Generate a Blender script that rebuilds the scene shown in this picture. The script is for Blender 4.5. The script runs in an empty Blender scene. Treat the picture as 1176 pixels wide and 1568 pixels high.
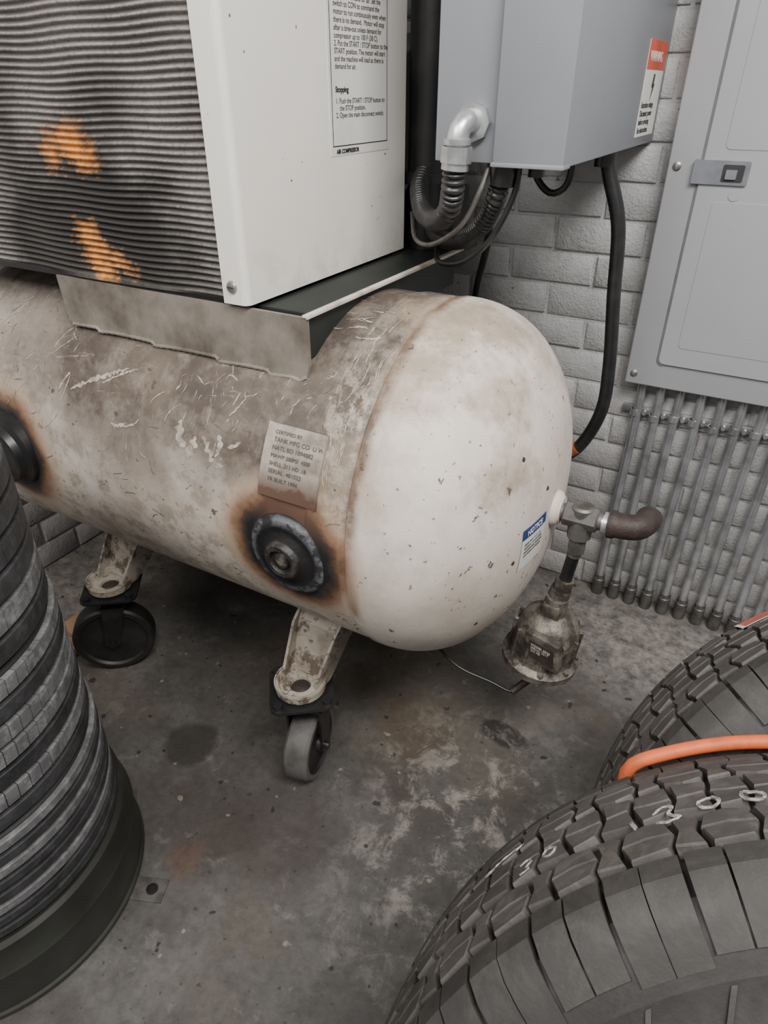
import bpy, bmesh, math, random
from mathutils import Vector, Matrix
random.seed(4)
D=bpy.data; SC=bpy.context.scene
# ---------------------------------------------------------------- node helper
class G:
    def __init__(s,name):
        s.m=D.materials.new(name); s.m.use_nodes=True; s.nt=s.m.node_tree; s.n=s.nt.nodes; s.l=s.nt.links
        s.b=s.n['Principled BSDF']; s.tc=s.n.new('ShaderNodeTexCoord'); s.co=s.tc.outputs['Object']
    def put(s,sock,v):
        if isinstance(v,bpy.types.NodeSocket): s.l.new(v,sock)
        elif isinstance(v,(tuple,list)) and len(v)==3 and sock.type=='RGBA': sock.default_value=(*v,1)
        else: sock.default_value=v
    def math(s,op,a,b=0.0,clamp=False):
        n=s.n.new('ShaderNodeMath'); n.operation=op; n.use_clamp=clamp; s.put(n.inputs[0],a); s.put(n.inputs[1],b); return n.outputs[0]
    def mul(s,a,b): return s.math('MULTIPLY',a,b,True)
    def cn(s,n,k): return s.math('MULTIPLY',s.math('SUBTRACT',n,.5),k)
    def mix(s,f,a,b):
        n=s.n.new('ShaderNodeMix'); n.data_type='RGBA'; s.put(n.inputs['Factor'],f); s.put(n.inputs[6],a); s.put(n.inputs[7],b); return n.outputs[2]
    def mapv(s,scale=(1,1,1),rot=(0,0,0),loc=(0,0,0)):
        n=s.n.new('ShaderNodeMapping'); s.l.new(s.co,n.inputs[0]); n.inputs['Scale'].default_value=scale; n.inputs['Rotation'].default_value=rot; n.inputs['Location'].default_value=loc; return n.outputs[0]
    def noise(s,scale,detail=4,rough=.55,vec=None,dist=0):
        n=s.n.new('ShaderNodeTexNoise'); s.l.new(vec or s.co,n.inputs['Vector']); n.inputs['Scale'].default_value=scale; n.inputs['Detail'].default_value=detail; n.inputs['Roughness'].default_value=rough; n.inputs['Distortion'].default_value=dist; return n.outputs['Fac']
    def rng(s,v,a,b,c=0.,d=1.):
        n=s.n.new('ShaderNodeMapRange'); s.put(n.inputs[0],v); n.inputs[1].default_value=a; n.inputs[2].default_value=b; n.inputs[3].default_value=c; n.inputs[4].default_value=d; return n.outputs[0]
    def ramp(s,v,pts):
        n=s.n.new('ShaderNodeValToRGB'); s.put(n.inputs[0],v); e=n.color_ramp.elements
        while len(e)<len(pts): e.new(.5)
        for el,(p,c) in zip(e,pts): el.position=p; el.color=(*c,1) if len(c)==3 else c
        return n.outputs[0]
    def dist(s,p,sc=(1,1,1)):
        n=s.n.new('ShaderNodeVectorMath'); n.operation='SUBTRACT'; s.l.new(s.co,n.inputs[0]); n.inputs[1].default_value=p
        m=s.n.new('ShaderNodeVectorMath'); m.operation='MULTIPLY'; s.l.new(n.outputs[0],m.inputs[0]); m.inputs[1].default_value=sc
        k=s.n.new('ShaderNodeVectorMath'); k.operation='LENGTH'; s.l.new(m.outputs[0],k.inputs[0]); return k.outputs['Value']
    def xyz(s):
        n=s.n.new('ShaderNodeSeparateXYZ'); s.l.new(s.co,n.inputs[0]); return n.outputs
    def fin(s,col,rough=.6,metal=0.,bump=None,bs=.3,bd=.002):
        s.put(s.b.inputs['Base Color'],col); s.put(s.b.inputs['Roughness'],rough); s.put(s.b.inputs['Metallic'],metal)
        if bump is not None:
            n=s.n.new('ShaderNodeBump'); n.inputs['Strength'].default_value=bs; n.inputs['Distance'].default_value=bd; s.put(n.inputs['Height'],bump); s.l.new(n.outputs[0],s.b.inputs['Normal'])
        return s.m
def simple(name,col,col2=None,rough=.5,metal=0.,scale=20,lo=.45,hi=.65,bs=.15,bd=.001):
    g=G(name); n=g.noise(scale,6,.6)
    c=g.mix(g.rng(n,lo,hi),col,col2 or tuple(x*.75 for x in col))
    return g.fin(c,rough,metal,g.noise(scale*6,3),bs,bd)
# ---------------------------------------------------------------- mesh helpers
def empty(name,loc=(0,0,0)):
    e=D.objects.new(name,None); SC.collection.objects.link(e); e.empty_display_size=.1; return e
def finish(bm,name,mat,parent=None,smooth=True,ang=35):
    bmesh.ops.recalc_face_normals(bm,faces=bm.faces)
    me=D.meshes.new(name); bm.to_mesh(me); bm.free()
    for m in (mat if isinstance(mat,list) else [mat]): me.materials.append(m)
    o=D.objects.new(name,me); SC.collection.objects.link(o)
    if smooth:
        me.polygons.foreach_set('use_smooth',[True]*len(me.polygons))
        me.set_sharp_from_angle(angle=math.radians(ang))
    if parent: o.parent=parent
    return o
def add_box(bm,a,b,bev=0.,seg=2,M=None):
    t=bmesh.new(); r=bmesh.ops.create_cube(t,size=1)
    a=Vector(a);b=Vector(b)
    for v in t.verts: v.co=Vector([(a[i]+b[i])/2+v.co[i]*(b[i]-a[i]) for i in range(3)])
    if bev: bmesh.ops.bevel(t,geom=t.edges[:],offset=bev,segments=seg,affect='EDGES',profile=.5)
    if M: bmesh.ops.transform(t,matrix=M,verts=t.verts)
    me=D.meshes.new('t'); t.to_mesh(me); t.free(); bm.from_mesh(me); D.meshes.remove(me)
def box(name,a,b,mat,parent=None,bev=.002,M=None,seg=2):
    bm=bmesh.new(); add_box(bm,a,b,bev,seg,M); return finish(bm,name,mat,parent)
def frame(d):
    d=Vector(d).normalized(); u=d.orthogonal().normalized(); return u,d.cross(u),d
def add_lathe(bm,prof,o,d,n=48,caps=True,u=None,arc=2*math.pi):
    o=Vector(o); U,V,W=frame(d)
    rings=[]
    for r,h in prof:
        if r<1e-6: rings.append([bm.verts.new(o+W*h)])
        else: rings.append([bm.verts.new(o+W*h+U*(r*math.cos(2*math.pi*i/n))+V*(r*math.sin(2*math.pi*i/n))) for i in range(n)])
    for A,B in zip(rings,rings[1:]):
        for i in range(n):
            j=(i+1)%n
            if len(A)==1 and len(B)==1: continue
            if len(A)==1: bm.faces.new((A[0],B[i],B[j]))
            elif len(B)==1: bm.faces.new((A[i],B[0],A[j]))
            else: bm.faces.new((A[i],B[i],B[j],A[j]))
    return rings
def lathe(name,prof,o,d,mat,parent=None,n=48,ang=35):
    bm=bmesh.new(); add_lathe(bm,prof,o,d,n); return finish(bm,name,mat,parent,ang=ang)
def add_cyl(bm,a,b,r,n=24,r2=None,bev=0.):
    a=Vector(a);b=Vector(b);L=(b-a).length;r2=r if r2 is None else r2
    if bev: p=[(0,0),(r-bev,0),(r,bev),(r2,L-bev),(r2-bev,L),(0,L)]
    else: p=[(0,0),(r,0),(r2,L),(0,L)]
    add_lathe(bm,p,a,b-a,n)
def cyl(name,a,b,r,mat,parent=None,n=24,r2=None,bev=0.):
    bm=bmesh.new(); add_cyl(bm,a,b,r,n,r2,bev); return finish(bm,name,mat,parent)
def smooth_path(P,step=.01):
    P=[Vector(p) for p in P]; out=[]
    Q=[2*P[0]-P[1]]+P+[2*P[-1]-P[-2]]
    for i in range(1,len(Q)-2):
        p0,p1,p2,p3=Q[i-1:i+3]; n=max(2,int((p2-p1).length/step))
        for k in range(n):
            t=k/n; out.append(.5*((2*p1)+(-p0+p2)*t+(2*p0-5*p1+4*p2-p3)*t*t+(-p0+3*p1-3*p2+p3)*t**3))
    out.append(P[-1]); return out
def add_tube(bm,path,r,n=12,rf=None):
    U=None;rings=[]
    for i,p in enumerate(path):
        d=(path[min(i+1,len(path)-1)]-path[max(i-1,0)]).normalized()
        if U is None: U=d.orthogonal().normalized()
        U=(U-d*U.dot(d)).normalized(); V=d.cross(U); rr=rf(i) if rf else r
        rings.append([bm.verts.new(p+U*(rr*math.cos(2*math.pi*k/n))+V*(rr*math.sin(2*math.pi*k/n))) for k in range(n)])
    for A,B in zip(rings,rings[1:]):
        for k in range(n): bm.faces.new((A[k],A[(k+1)%n],B[(k+1)%n],B[k]))
    bm.faces.new(rings[0]); bm.faces.new(rings[-1])
def tube(name,P,r,mat,parent=None,n=12,step=.01,rf=None,raw=False):
    bm=bmesh.new(); pts=[Vector(p) for p in P] if raw else smooth_path(P,step); add_tube(bm,pts,r,n,rf); return finish(bm,name,mat,parent,ang=80 if rf is None else 60)
def flex(name,P,r,mat,parent=None):
    prof=(1.0,1.0,.93,.76,.76,.93)
    return tube(name,P,r,mat,parent,n=20,step=.0016,rf=lambda i:r*prof[i%6])
def add_prism(bm,poly,z0,z1,M=None,inset=0.):
    M=M or Matrix()
    c=Vector((sum(p[0] for p in poly)/len(poly),sum(p[1] for p in poly)/len(poly)))
    A=[bm.verts.new(M@Vector((p[0],p[1],z0))) for p in poly]
    def ins(p):
        d=c-Vector(p); return Vector(p)+d.normalized()*min(inset,d.length*.5)
    B=[bm.verts.new(M@Vector((*(ins(p) if inset else p),z1))) for p in poly]
    n=len(poly)
    bm.faces.new(A[::-1]);bm.faces.new(B)
    for i in range(n): bm.faces.new((A[i],A[(i+1)%n],B[(i+1)%n],B[i]))
def basis(o,x,y,z=None):
    x=Vector(x).normalized();y=Vector(y).normalized();z=x.cross(y) if z is None else Vector(z)
    M=Matrix((x,y,z)).transposed().to_4x4(); M.translation=Vector(o); return M
def text(name,body,M,size,mat,parent,align='LEFT',ext=.0002,bold=0):
    c=D.curves.new(name,'FONT'); c.body=body; c.size=size; c.extrude=ext; c.align_x=align; c.space_line=.95; c.offset=bold
    o=D.objects.new(name,c); SC.collection.objects.link(o); o.data.materials.append(mat)
    if parent: o.parent=parent
    o.matrix_world=M; return o
# ---------------------------------------------------------------- materials
def m_floor():
    g=G('concrete'); a=g.noise(1.6,8,.6,dist=.4); b=g.noise(7,8,.65); c=g.noise(60,4,.6); b2=g.noise(18,8,.75)
    col=g.mix(g.rng(a,.35,.65),(.064,.061,.057),(.11,.104,.096))
    col=g.mix(g.mul(g.rng(b,.45,.7),.5),col,(.16,.15,.135))
    col=g.mix(g.mul(g.rng(b2,.5,.7),.6),col,(.045,.039,.033))
    col=g.mix(g.mul(g.rng(g.noise(3.1,5,.6),.48,.62),.65),col,(.046,.037,.030))
    col=g.mix(g.mul(g.rng(g.noise(2.3,6,.6,g.mapv(loc=(3,7,0))),.53,.60),.45),col,(.11,.09,.066))
    col=g.mix(g.mul(g.rng(g.noise(11,8,.8,g.mapv(loc=(9,1,0)),.6),.57,.64),.45),col,(.20,.185,.16))
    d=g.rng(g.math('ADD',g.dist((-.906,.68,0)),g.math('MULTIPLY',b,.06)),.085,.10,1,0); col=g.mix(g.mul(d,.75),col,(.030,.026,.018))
    d=g.rng(g.math('ADD',g.dist((-.28,1.07,0),(1,1.8,1)),g.math('MULTIPLY',b,.1)),.10,.115,1,0); col=g.mix(g.mul(d,.85),col,(.018,.015,.013))
    d=g.rng(g.math('ADD',g.dist((-.47,.98,0)),g.math('MULTIPLY',b,.1)),.12,.17,1,0); col=g.mix(g.mul(d,.5),col,(.075,.05,.028))
    d=g.rng(g.math('ADD',g.dist((-.60,.62,0)),g.cn(b2,.25)),.08,.18,1,0); col=g.mix(g.mul(d,.5),col,(.042,.03,.024))
    d=g.rng(g.math('ADD',g.dist((-.72,.47,0)),g.cn(b2,.1)),.02,.05,1,0); col=g.mix(g.mul(d,.4),col,(.13,.06,.03))
    d=g.rng(g.math('ADD',g.dist((-.26,.80,0),(1,.75,1)),g.math('MULTIPLY',a,.3)),.22,.45,1,0)
    sc=g.rng(g.noise(14,8,.80,dist=.4),.50,.60); col=g.mix(g.mul(g.mul(d,sc),.62),col,(.36,.33,.29))
    d=g.rng(g.math('ADD',g.dist((-.05,1.55,0),(.6,1.3,1)),g.math('MULTIPLY',a,.3)),.25,.55,1,0)
    col=g.mix(g.mul(g.mul(d,g.rng(g.noise(25,8,.75),.36,.58)),.8),col,(.34,.315,.28))
    d=g.rng(g.math('ADD',g.xyz()[0],g.math('MULTIPLY',b,.3)),-1.15,-1.35)
    col=g.mix(g.mul(g.mul(d,g.rng(b2,.38,.6)),.7),col,(.28,.26,.23))
    for sca,th,cc,k,lc in ((32,.69,(.016,.014,.012),.85,0),(75,.69,(.02,.018,.016),.6,3),(26,.715,(.32,.27,.21),.6,5)):
        sp=g.rng(g.noise(sca,2,.45,g.mapv(loc=(lc,2,1))),th,th+.03); col=g.mix(g.mul(sp,k),col,cc)
    col=g.mix(g.mul(g.rng(c,.4,.7),.35),col,(.03,.03,.029))
    return g.fin(col,g.rng(b,.3,.7,.42,.72),0,g.math('ADD',b,g.math('MULTIPLY',c,.4)),.4,.005)
def m_brick():
    g=G('painted_brick'); n=g.noise(5,5,.6)
    col=g.mix(g.rng(n,.35,.7),(.50,.50,.50),(.40,.40,.40))
    z=g.xyz()[2]
    col=g.mix(g.mul(g.rng(g.noise(14,6,.7),.5,.7),.5),col,(.27,.26,.25))
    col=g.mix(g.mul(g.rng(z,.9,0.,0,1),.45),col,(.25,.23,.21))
    col=g.mix(g.mul(g.rng(g.noise(50,2,.5),.72,.75),.8),col,(.12,.1,.09))
    return g.fin(col,.5,0,g.math('ADD',g.noise(45,6,.7),g.math('MULTIPLY',g.noise(180,2),.4)),.7,.005)
def m_tank():
    g=G('tank_paint'); X,Y,Z=g.xyz()
    n3=g.noise(4,6,.65); n12=g.noise(13,7,.7); n40=g.noise(42,5,.6); n6=g.noise(7.5,7,.65,g.mapv(loc=(4,1,3)))
    col=g.mix(g.rng(n3,.4,.7),(.69,.63,.555),(.60,.54,.465))
    body=g.rng(X,-.50,-.47,1,0)
    # lower body: thin brown film
    low=g.mul(g.mul(body,g.rng(n12,.38,.60)),.6); col=g.mix(low,col,(.37,.30,.23))
    low=g.mul(g.mul(body,g.rng(g.noise(26,6,.7),.50,.60)),.5); col=g.mix(low,col,(.22,.175,.135))
    # upper body: heavy dust with rubbed streaks
    up=g.rng(g.math('ADD',Z,g.cn(g.noise(3.2,6,.65),.36)),.66,.80)
    lf=g.rng(g.math('ADD',X,g.cn(n3,.5)),-1.36,-1.14)
    dust=g.mul(g.mul(body,up),g.math('ADD',g.math('MULTIPLY',lf,.62),.36))
    dcol=g.mix(g.rng(n6,.38,.62),(.066,.050,.040),(.135,.106,.083))
    dcol=g.mix(g.mul(g.rng(n40,.5,.7),.5),dcol,(.19,.155,.125))
    sc1=g.rng(g.noise(9,9,.8,g.mapv((1,5,1.2),(0,0,.6)),1.0),.60,.66)
    sc2=g.rng(g.noise(7,9,.75,g.mapv((4,1,.8),(0,.5,.3)),1.2),.62,.67)
    sc3=g.rng(g.noise(24,6,.8,None,.8),.66,.70)
    scr=g.math('MAXIMUM',g.math('MAXIMUM',sc1,sc2),sc3)
    dust=g.mul(dust,g.rng(scr,0,1,1,.45))
    col=g.mix(dust,col,dcol)
    # overlap band next to the seam
    band=g.mul(g.rng(g.math('ABSOLUTE',g.math('ADD',X,.510)),.038,.05,1,0),g.rng(g.math('ADD',Z,g.cn(n6,.3)),.62,.74))
    strk=g.rng(g.noise(16,8,.8,g.mapv((2,.6,2.4),(.3,0,0))),.43,.53)
    col=g.mix(g.mul(band,.9),col,g.mix(strk,(.40,.345,.285),(.11,.088,.07)))
    top=g.mul(body,g.rng(Z,.89,.95)); col=g.mix(g.mul(top,.85),col,g.mix(strk,(.14,.115,.095),(.07,.056,.046)))
    # head: handled, smudged paint
    for p,r,k in (((-.285,.905,.795),.055,.9),((-.325,.945,.895),.045,.8),((-.27,.97,.74),.03,.6),((-.40,1.03,.975),.07,.8),((-.45,.98,.98),.09,.9),((-.455,.87,.92),.06,.85),((-.38,.95,.36),.08,.5),((-.27,1.2,.85),.06,.5),((-.46,.75,.80),.05,.6),((-.30,1.10,.92),.05,.6),((-.37,.80,.58),.05,.35),((-.30,.90,.50),.03,.35)):
        d=g.rng(g.math('ADD',g.dist(p),g.cn(n6,.30)),r-.02,r+.035,1,0)
        col=g.mix(g.mul(g.mul(d,g.rng(n40,.3,.6,.55,1)),k),col,(.335,.265,.195))
    col=g.mix(g.mul(g.rng(n12,.50,.68),.42),col,(.42,.36,.295))
    sm=g.mul(g.rng(g.math('ABSOLUTE',g.math('ADD',X,.470)),.002,.018,1,0),g.rng(n12,.36,.55)); col=g.mix(g.mul(sm,.85),col,(.13,.07,.04))
    col=g.mix(g.mul(g.rng(n40,.66,.68),.9),col,(.09,.06,.04))
    col=g.mix(g.mul(g.rng(g.noise(90,3,.5),.69,.71),.7),col,(.12,.085,.06))
    # scorched paint round the ports
    for p in ((-.594,.721,.630),(-1.314,.721,.650)):
        d=g.math('ADD',g.dist(p),g.cn(n12,.055))
        r=g.ramp(g.math('MULTIPLY',d,5.),[(0,(.015,.015,.015)),(.42,(.016,.015,.015)),(.47,(.04,.034,.032)),(.50,(.085,.045,.028)),(.57,(.24,.14,.085)),(.68,(.44,.32,.23))])
        col=g.mix(g.rng(d,.118,.165,1,0),col,r)
    d=g.rng(g.math('ADD',g.dist((-.585,.735,.715)),g.cn(n12,.12)),.03,.085,1,0); col=g.mix(g.mul(d,.75),col,(.13,.07,.045))
    return g.fin(col,g.rng(n12,.3,.7,.38,.68),0,g.math('ADD',n40,g.math('MULTIPLY',scr,.5)),.22,.0018)
def m_port():
    g=G('burnt_port_metal'); d=g.dist((-.594,.715,.630)); n=g.noise(30,6,.7)
    dd=g.math('ADD',d,g.cn(n,.02))
    c=g.ramp(g.math('MULTIPLY',dd,10.),[(0,(.36,.33,.28)),(.13,(.2,.17,.14)),(.19,(.03,.028,.026)),(.33,(.07,.064,.058)),(.38,(.012,.012,.012)),(.58,(.014,.014,.015)),(.64,(.10,.105,.115)),(.72,(.15,.155,.17)),(.78,(.03,.03,.032))])
    c=g.mix(g.mul(g.rng(n,.46,.54),.85),c,(.018,.017,.017))
    return g.fin(c,.5,.2,n,.6,.004)
def m_plate():
    g=G('data_plate_metal'); X,Y,Z=g.xyz(); n=g.noise(34,6,.65)
    c=g.mix(g.rng(n,.40,.60),(.40,.355,.305),(.24,.20,.165))
    c=g.mix(g.rng(g.math('ADD',Z,g.cn(n,.08)),.775,.745),c,(.12,.07,.05))
    return g.fin(c,.5,.1,n,.3,.001)
def m_rad():
    g=G('radiator_core'); X,Y,Z=g.xyz(); n=g.noise(3.6,6,.65); n2=g.noise(30,6,.7); n3=g.noise(160,3,.6)
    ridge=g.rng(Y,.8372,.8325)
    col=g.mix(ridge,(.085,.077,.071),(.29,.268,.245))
    col=g.mix(g.mul(g.rng(n2,.4,.7),.55),col,(.13,.117,.107))
    col=g.mix(g.mul(g.rng(n3,.5,.65),.4),col,(.05,.046,.042))
    for p,r,k in (((-1.02,.835,1.165),.05,1),((-.96,.835,1.10),.06,1),((-1.0,.835,1.06),.09,1),((-.90,.835,1.03),.06,.9),((-1.18,.835,1.04),.10,1),((-1.1,.835,1.13),.06,.9),((-.87,.835,1.16),.03,.8),((-1.22,.835,1.30),.04,.7),((-.95,.835,1.27),.03,.7),((-1.22,.835,1.18),.04,.7),((-.84,.835,1.07),.03,.8)):
        d=g.rng(g.math('ADD',g.dist(p,(1,1,1)),g.cn(n,.20)),r-.02,r+.05,1,0); col=g.mix(g.mul(d,k*.92),col,g.mix(ridge,(.008,.0075,.007),(.034,.031,.028)))
    for p,r in (((-1.065,.835,1.225),.022),((-1.035,.835,1.205),.018),((-1.11,.835,1.20),.012),((-1.045,.835,1.050),.022),((-1.06,.835,1.080),.016),((-1.035,.835,1.02),.016),((-.99,.835,1.035),.008)):
        d=g.rng(g.math('ADD',g.dist(p,(.7,1,1)),g.cn(n2,.09)),r-.014,r+.016,1,0); col=g.mix(g.mul(g.mul(d,g.rng(ridge,0,1,.3,1)),g.rng(n3,.35,.55,.7,1)),col,(.82,.34,.08))
    return g.fin(col,.75,.0,g.math('ADD',n2,g.math('MULTIPLY',n3,.6)),.5,.004)
def m_rubber(name,a,b,dusty,ds=.5,scale=9,dd=.5):
    g=G(name); n=g.noise(scale,7,.65); n2=g.noise(90,4,.6)
    col=g.mix(g.rng(n,.35,.7),a,b)
    col=g.mix(g.mul(g.rng(g.noise(scale*2.2,8,.75,dist=dd),.48,.68),ds),col,dusty)
    return g.fin(col,g.rng(n,.3,.7,.5,.75),0,n2,.35,.0015)
FLOOR=m_floor(); BRICK=m_brick(); TANK=m_tank(); RAD=m_rad(); PORT=m_port(); PLATE=m_plate()
def m_white():
    g=G('cabinet_white'); n=g.noise(3,5,.6); col=g.mix(g.rng(n,.4,.7),(.80,.775,.715),(.75,.725,.665))
    z=g.xyz()[2]
    col=g.mix(g.mul(g.rng(g.noise(55,2,.5),.73,.745),.9),col,(.08,.07,.06))
    col=g.mix(g.mul(g.rng(z,1.10,1.0),g.rng(g.noise(12,6,.7),.5,.75)),col,(.52,.48,.40))
    return g.fin(col,.42,0,g.noise(260,2),.15,.0006)
WHITE=m_white()
BASEP=simple('dusty_beige_paint',(.25,.22,.185),(.105,.087,.070),.6,0,9,.4,.65,.3,.001)
EDGE=simple('flange_edge_paint',(.60,.56,.49),(.35,.31,.26),.5,0,14)
BLACK=simple('black_paint',(.012,.012,.013),(.025,.024,.023),.35,0,12)
BLKPL=simple('black_cable_jacket',(.014,.014,.015),(.024,.024,.024),.32,0,30)
FLEXM=simple('flex_conduit_black',(.022,.022,.024),(.04,.038,.036),.28,0,30)
DKGRN=simple('base_paint_and_shade',(.014,.018,.016),(.022,.024,.022),.5,0,8)
BOXG=simple('enclosure_grey',(.235,.248,.268),(.215,.228,.248),.38,.0,2,bs=.08,bd=.0005)
PANG=simple('panel_grey',(.365,.368,.385),(.34,.343,.36),.33,.0,2,bs=.06,bd=.0005)
PANL=simple('latch_grey',(.19,.20,.225),None,.4)
GALV=simple('galvanized_steel',(.62,.63,.64),(.36,.36,.37),.34,.8,22,.4,.65,.2,.001)
GALVD=simple('dull_conduit',(.60,.62,.65),(.34,.34,.35),.30,.75,16,.4,.68,.25,.001)
STEEL=simple('dirty_cast_metal',(.21,.19,.155),(.06,.05,.042),.5,.40,34,.38,.6,.6,.002)
RUST=simple('rusty_iron',(.050,.033,.027),(.028,.020,.018),.6,.1,30,.4,.6,.5,.002)
IRON=simple('grey_iron',(.17,.165,.155),(.10,.09,.08),.5,.6,30)
PAPER=simple('label_white',(.74,.73,.70),(.66,.64,.60),.55,0,8)
INK=simple('ink',(.03,.03,.03),None,.6); INK2=simple('faded_ink',(.085,.08,.075),None,.6); BLUE=simple('label_blue',(.02,.05,.22),None,.5); RED=simple('label_red',(.62,.10,.05),None,.5)
ORANGE=simple('orange_cord',(.60,.115,.03),(.36,.08,.03),.55,0,30)
SCREW=simple('screw_zinc',(.5,.49,.47),(.2,.18,.16),.35,.8,60)
def m_leg():
    g=G('foot_paint'); n=g.noise(9,7,.7); n2=g.noise(60,5,.6)
    c=g.mix(g.rng(n,.40,.66),(.40,.355,.295),(.20,.165,.13)); c=g.mix(g.mul(g.rng(g.noise(24,7,.75),.52,.58),.85),c,(.085,.06,.042)); c=g.mix(g.mul(g.rng(n2,.60,.64),.6),c,(.07,.055,.045))
    return g.fin(c,.5,0,n2,.4,.002)
LEG=m_leg()
SCUFF=simple('bare_scuffed_paint',(.50,.45,.39),(.28,.24,.195),.6,0,60,.4,.6)
SCUFD=simple('dark_scratch',(.13,.105,.085),(.2,.16,.13),.6,0,60,.4,.6)
WHEEL=simple('caster_tread',(.105,.10,.096),(.06,.056,.052),.65,0,20); WHBL=simple('caster_black',(.012,.0115,.011),(.026,.024,.022),.5,0,15)
DRUM=simple('drum_steel',(.050,.053,.045),(.026,.027,.023),.42,.3,5,.4,.65,.2,.001)
TIREM=m_rubber('tire_tread_rubber',(.034,.031,.028),(.066,.060,.054),(.13,.118,.105),.5,12)
TIREK=m_rubber('tire_shoulder_rubber',(.018,.017,.016),(.038,.035,.032),(.075,.069,.062),.45,8)
TIREB=m_rubber('tire_sidewall_rubber',(.012,.0115,.011),(.022,.020,.019),(.045,.042,.038),.35)
TIRES=m_rubber('tire_groove_shaded_rubber',(.006,.006,.006),(.010,.010,.010),(.02,.02,.02),.2,14,.0)  # near-black so grooves read deep; their shade is in the colour
RIBD=m_rubber('tire_rib_dark',(.020,.020,.021),(.038,.038,.040),(.085,.085,.09),.5,16,.0)
RIBW=m_rubber('tire_rib_worn',(.085,.085,.088),(.15,.15,.153),(.34,.34,.34),.6,18,.0)
CHALK=simple('chalk',(.36,.345,.325),(.13,.12,.11),.8,0,160,.42,.58)
WOOD=simple('wood_scrap',(.33,.20,.11),(.2,.11,.06),.7,0,12)
# ---------------------------------------------------------------- room
WY=1.745; WX=-1.79
box('floor',(WX-.1,-2.2,-.1),(2.6,WY+.1,0),FLOOR,bev=0)
def brickwall(name,horiz,length,height,M):
    bm=bmesh.new(); ch=.0795; L=.215; g=.009; d=.007
    A=[bm.verts.new(M@Vector(p)) for p in ((0,0,0),(horiz,0,0),(horiz,2.7,0),(0,2.7,0),(0,0,-.1),(horiz,0,-.1),(horiz,2.7,-.1),(0,2.7,-.1))]
    for f in ((0,1,2,3),(7,6,5,4),(0,4,5,1),(1,5,6,2),(2,6,7,3),(3,7,4,0)): bm.faces.new([A[i] for i in f])
    row=0;z=.0
    while z+ch<height:
        x=-(L/2 if row%2 else 0)
        while x<length:
            x0=max(x,0)+g/2;x1=min(x+L,horiz)-g/2
            if x1-x0>.02:
                j=[random.uniform(-.0018,.0018) for _ in range(5)]
                b=.004; dd=d+j[4]
                lo=[(x0,z+g/2+j[0]),(x1,z+g/2+j[1]),(x1,z+ch-g/2+j[2]),(x0,z+ch-g/2+j[3])]
                hi=[(x0+b,lo[0][1]+b),(x1-b,lo[1][1]+b),(x1-b,lo[2][1]-b),(x0+b,lo[3][1]-b)]
                P0=[bm.verts.new(M@Vector((p[0],p[1],0))) for p in lo]
                P1=[bm.verts.new(M@Vector((p[0],p[1],dd-.003))) for p in lo]
                P2=[bm.verts.new(M@Vector((p[0],p[1],dd))) for p in hi]
                for Q,R in ((P0,P1),(P1,P2)):
                    for i in range(4): bm.faces.new((Q[i],Q[(i+1)%4],R[(i+1)%4],R[i]))
                bm.faces.new(P2)
            x+=L
        z+=ch;row+=1
    return finish(bm,name,BRICK,ang=50)
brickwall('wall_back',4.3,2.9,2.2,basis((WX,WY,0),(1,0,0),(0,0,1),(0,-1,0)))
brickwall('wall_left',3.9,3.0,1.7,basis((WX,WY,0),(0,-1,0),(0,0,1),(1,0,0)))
# ---------------------------------------------------------------- air compressor
AC=empty('air_compressor')
XS,YC,ZC,R=-.470,1.056,.652,.335; XL=-1.43; SE=2.25; DP=.230
def dome(xs,sgn,dp=DP,n=26):
    return [((R+.003)*abs(math.cos(t))**(2/SE),xs+sgn*dp*math.sin(t)**(2/SE)) for t in [math.pi/2*i/n for i in range(n+1)]]
prof=[(p[0],p[1]) for p in dome(XL,-1)][::-1]
prof[0]=(0,prof[0][1])
prof+=[(R+.003,XL+.012),(R-.001,XL+.016),(R,XL+.03),(R,-.85),(R,-.555),(R+.002,-.553),(R+.003,-.548),(R+.003,-.492),(R+.001,-.488),(R,-.484),(R,-.480),(R+.0045,-.476)]
pr=dome(XS,1); pr[-1]=(0,pr[-1][1]); pr=[(r+.0025*(1-i/26.) if r>0 else 0,h) for i,(r,h) in enumerate(pr)]
prof+=pr
lathe('tank',prof,(0,YC,ZC),(1,0,0),TANK,AC,n=128,ang=25)
def surf(al,x,off=0.):
    a=math.radians(al); return Vector((x,YC-(R+off)*math.cos(a),ZC+(R+off)*math.sin(a)))
rs=random.Random(11)
def flake(bm,x,al,L,wd,ang,off=.0006):
    n=max(3,int(L/.004)); ca,sa=math.cos(ang),math.sin(ang); cv=rs.uniform(-.15,.15)
    T=[];B=[]
    for i in range(n+1):
        t=i/n-.5; env=(1-(2*t)**4)**.5; w1=wd*env*rs.uniform(.1,1.2);w2=wd*env*rs.uniform(.1,1.2)
        px=t*L; py=cv*L*(t*t*4)
        for lst,o in ((T,w1/2),(B,-w2/2)):
            q=py+o; dx=px*ca-q*sa; ds=px*sa+q*ca
            xx=x+dx; of=off+(.003 if -.553<xx<-.488 else 0)
            lst.append(bm.verts.new(surf(al+math.degrees(ds/R),min(xx,-.482),of)))
    for i in range(n): bm.faces.new((T[i],T[i+1],B[i+1],B[i]))
bm=bmesh.new()
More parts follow.
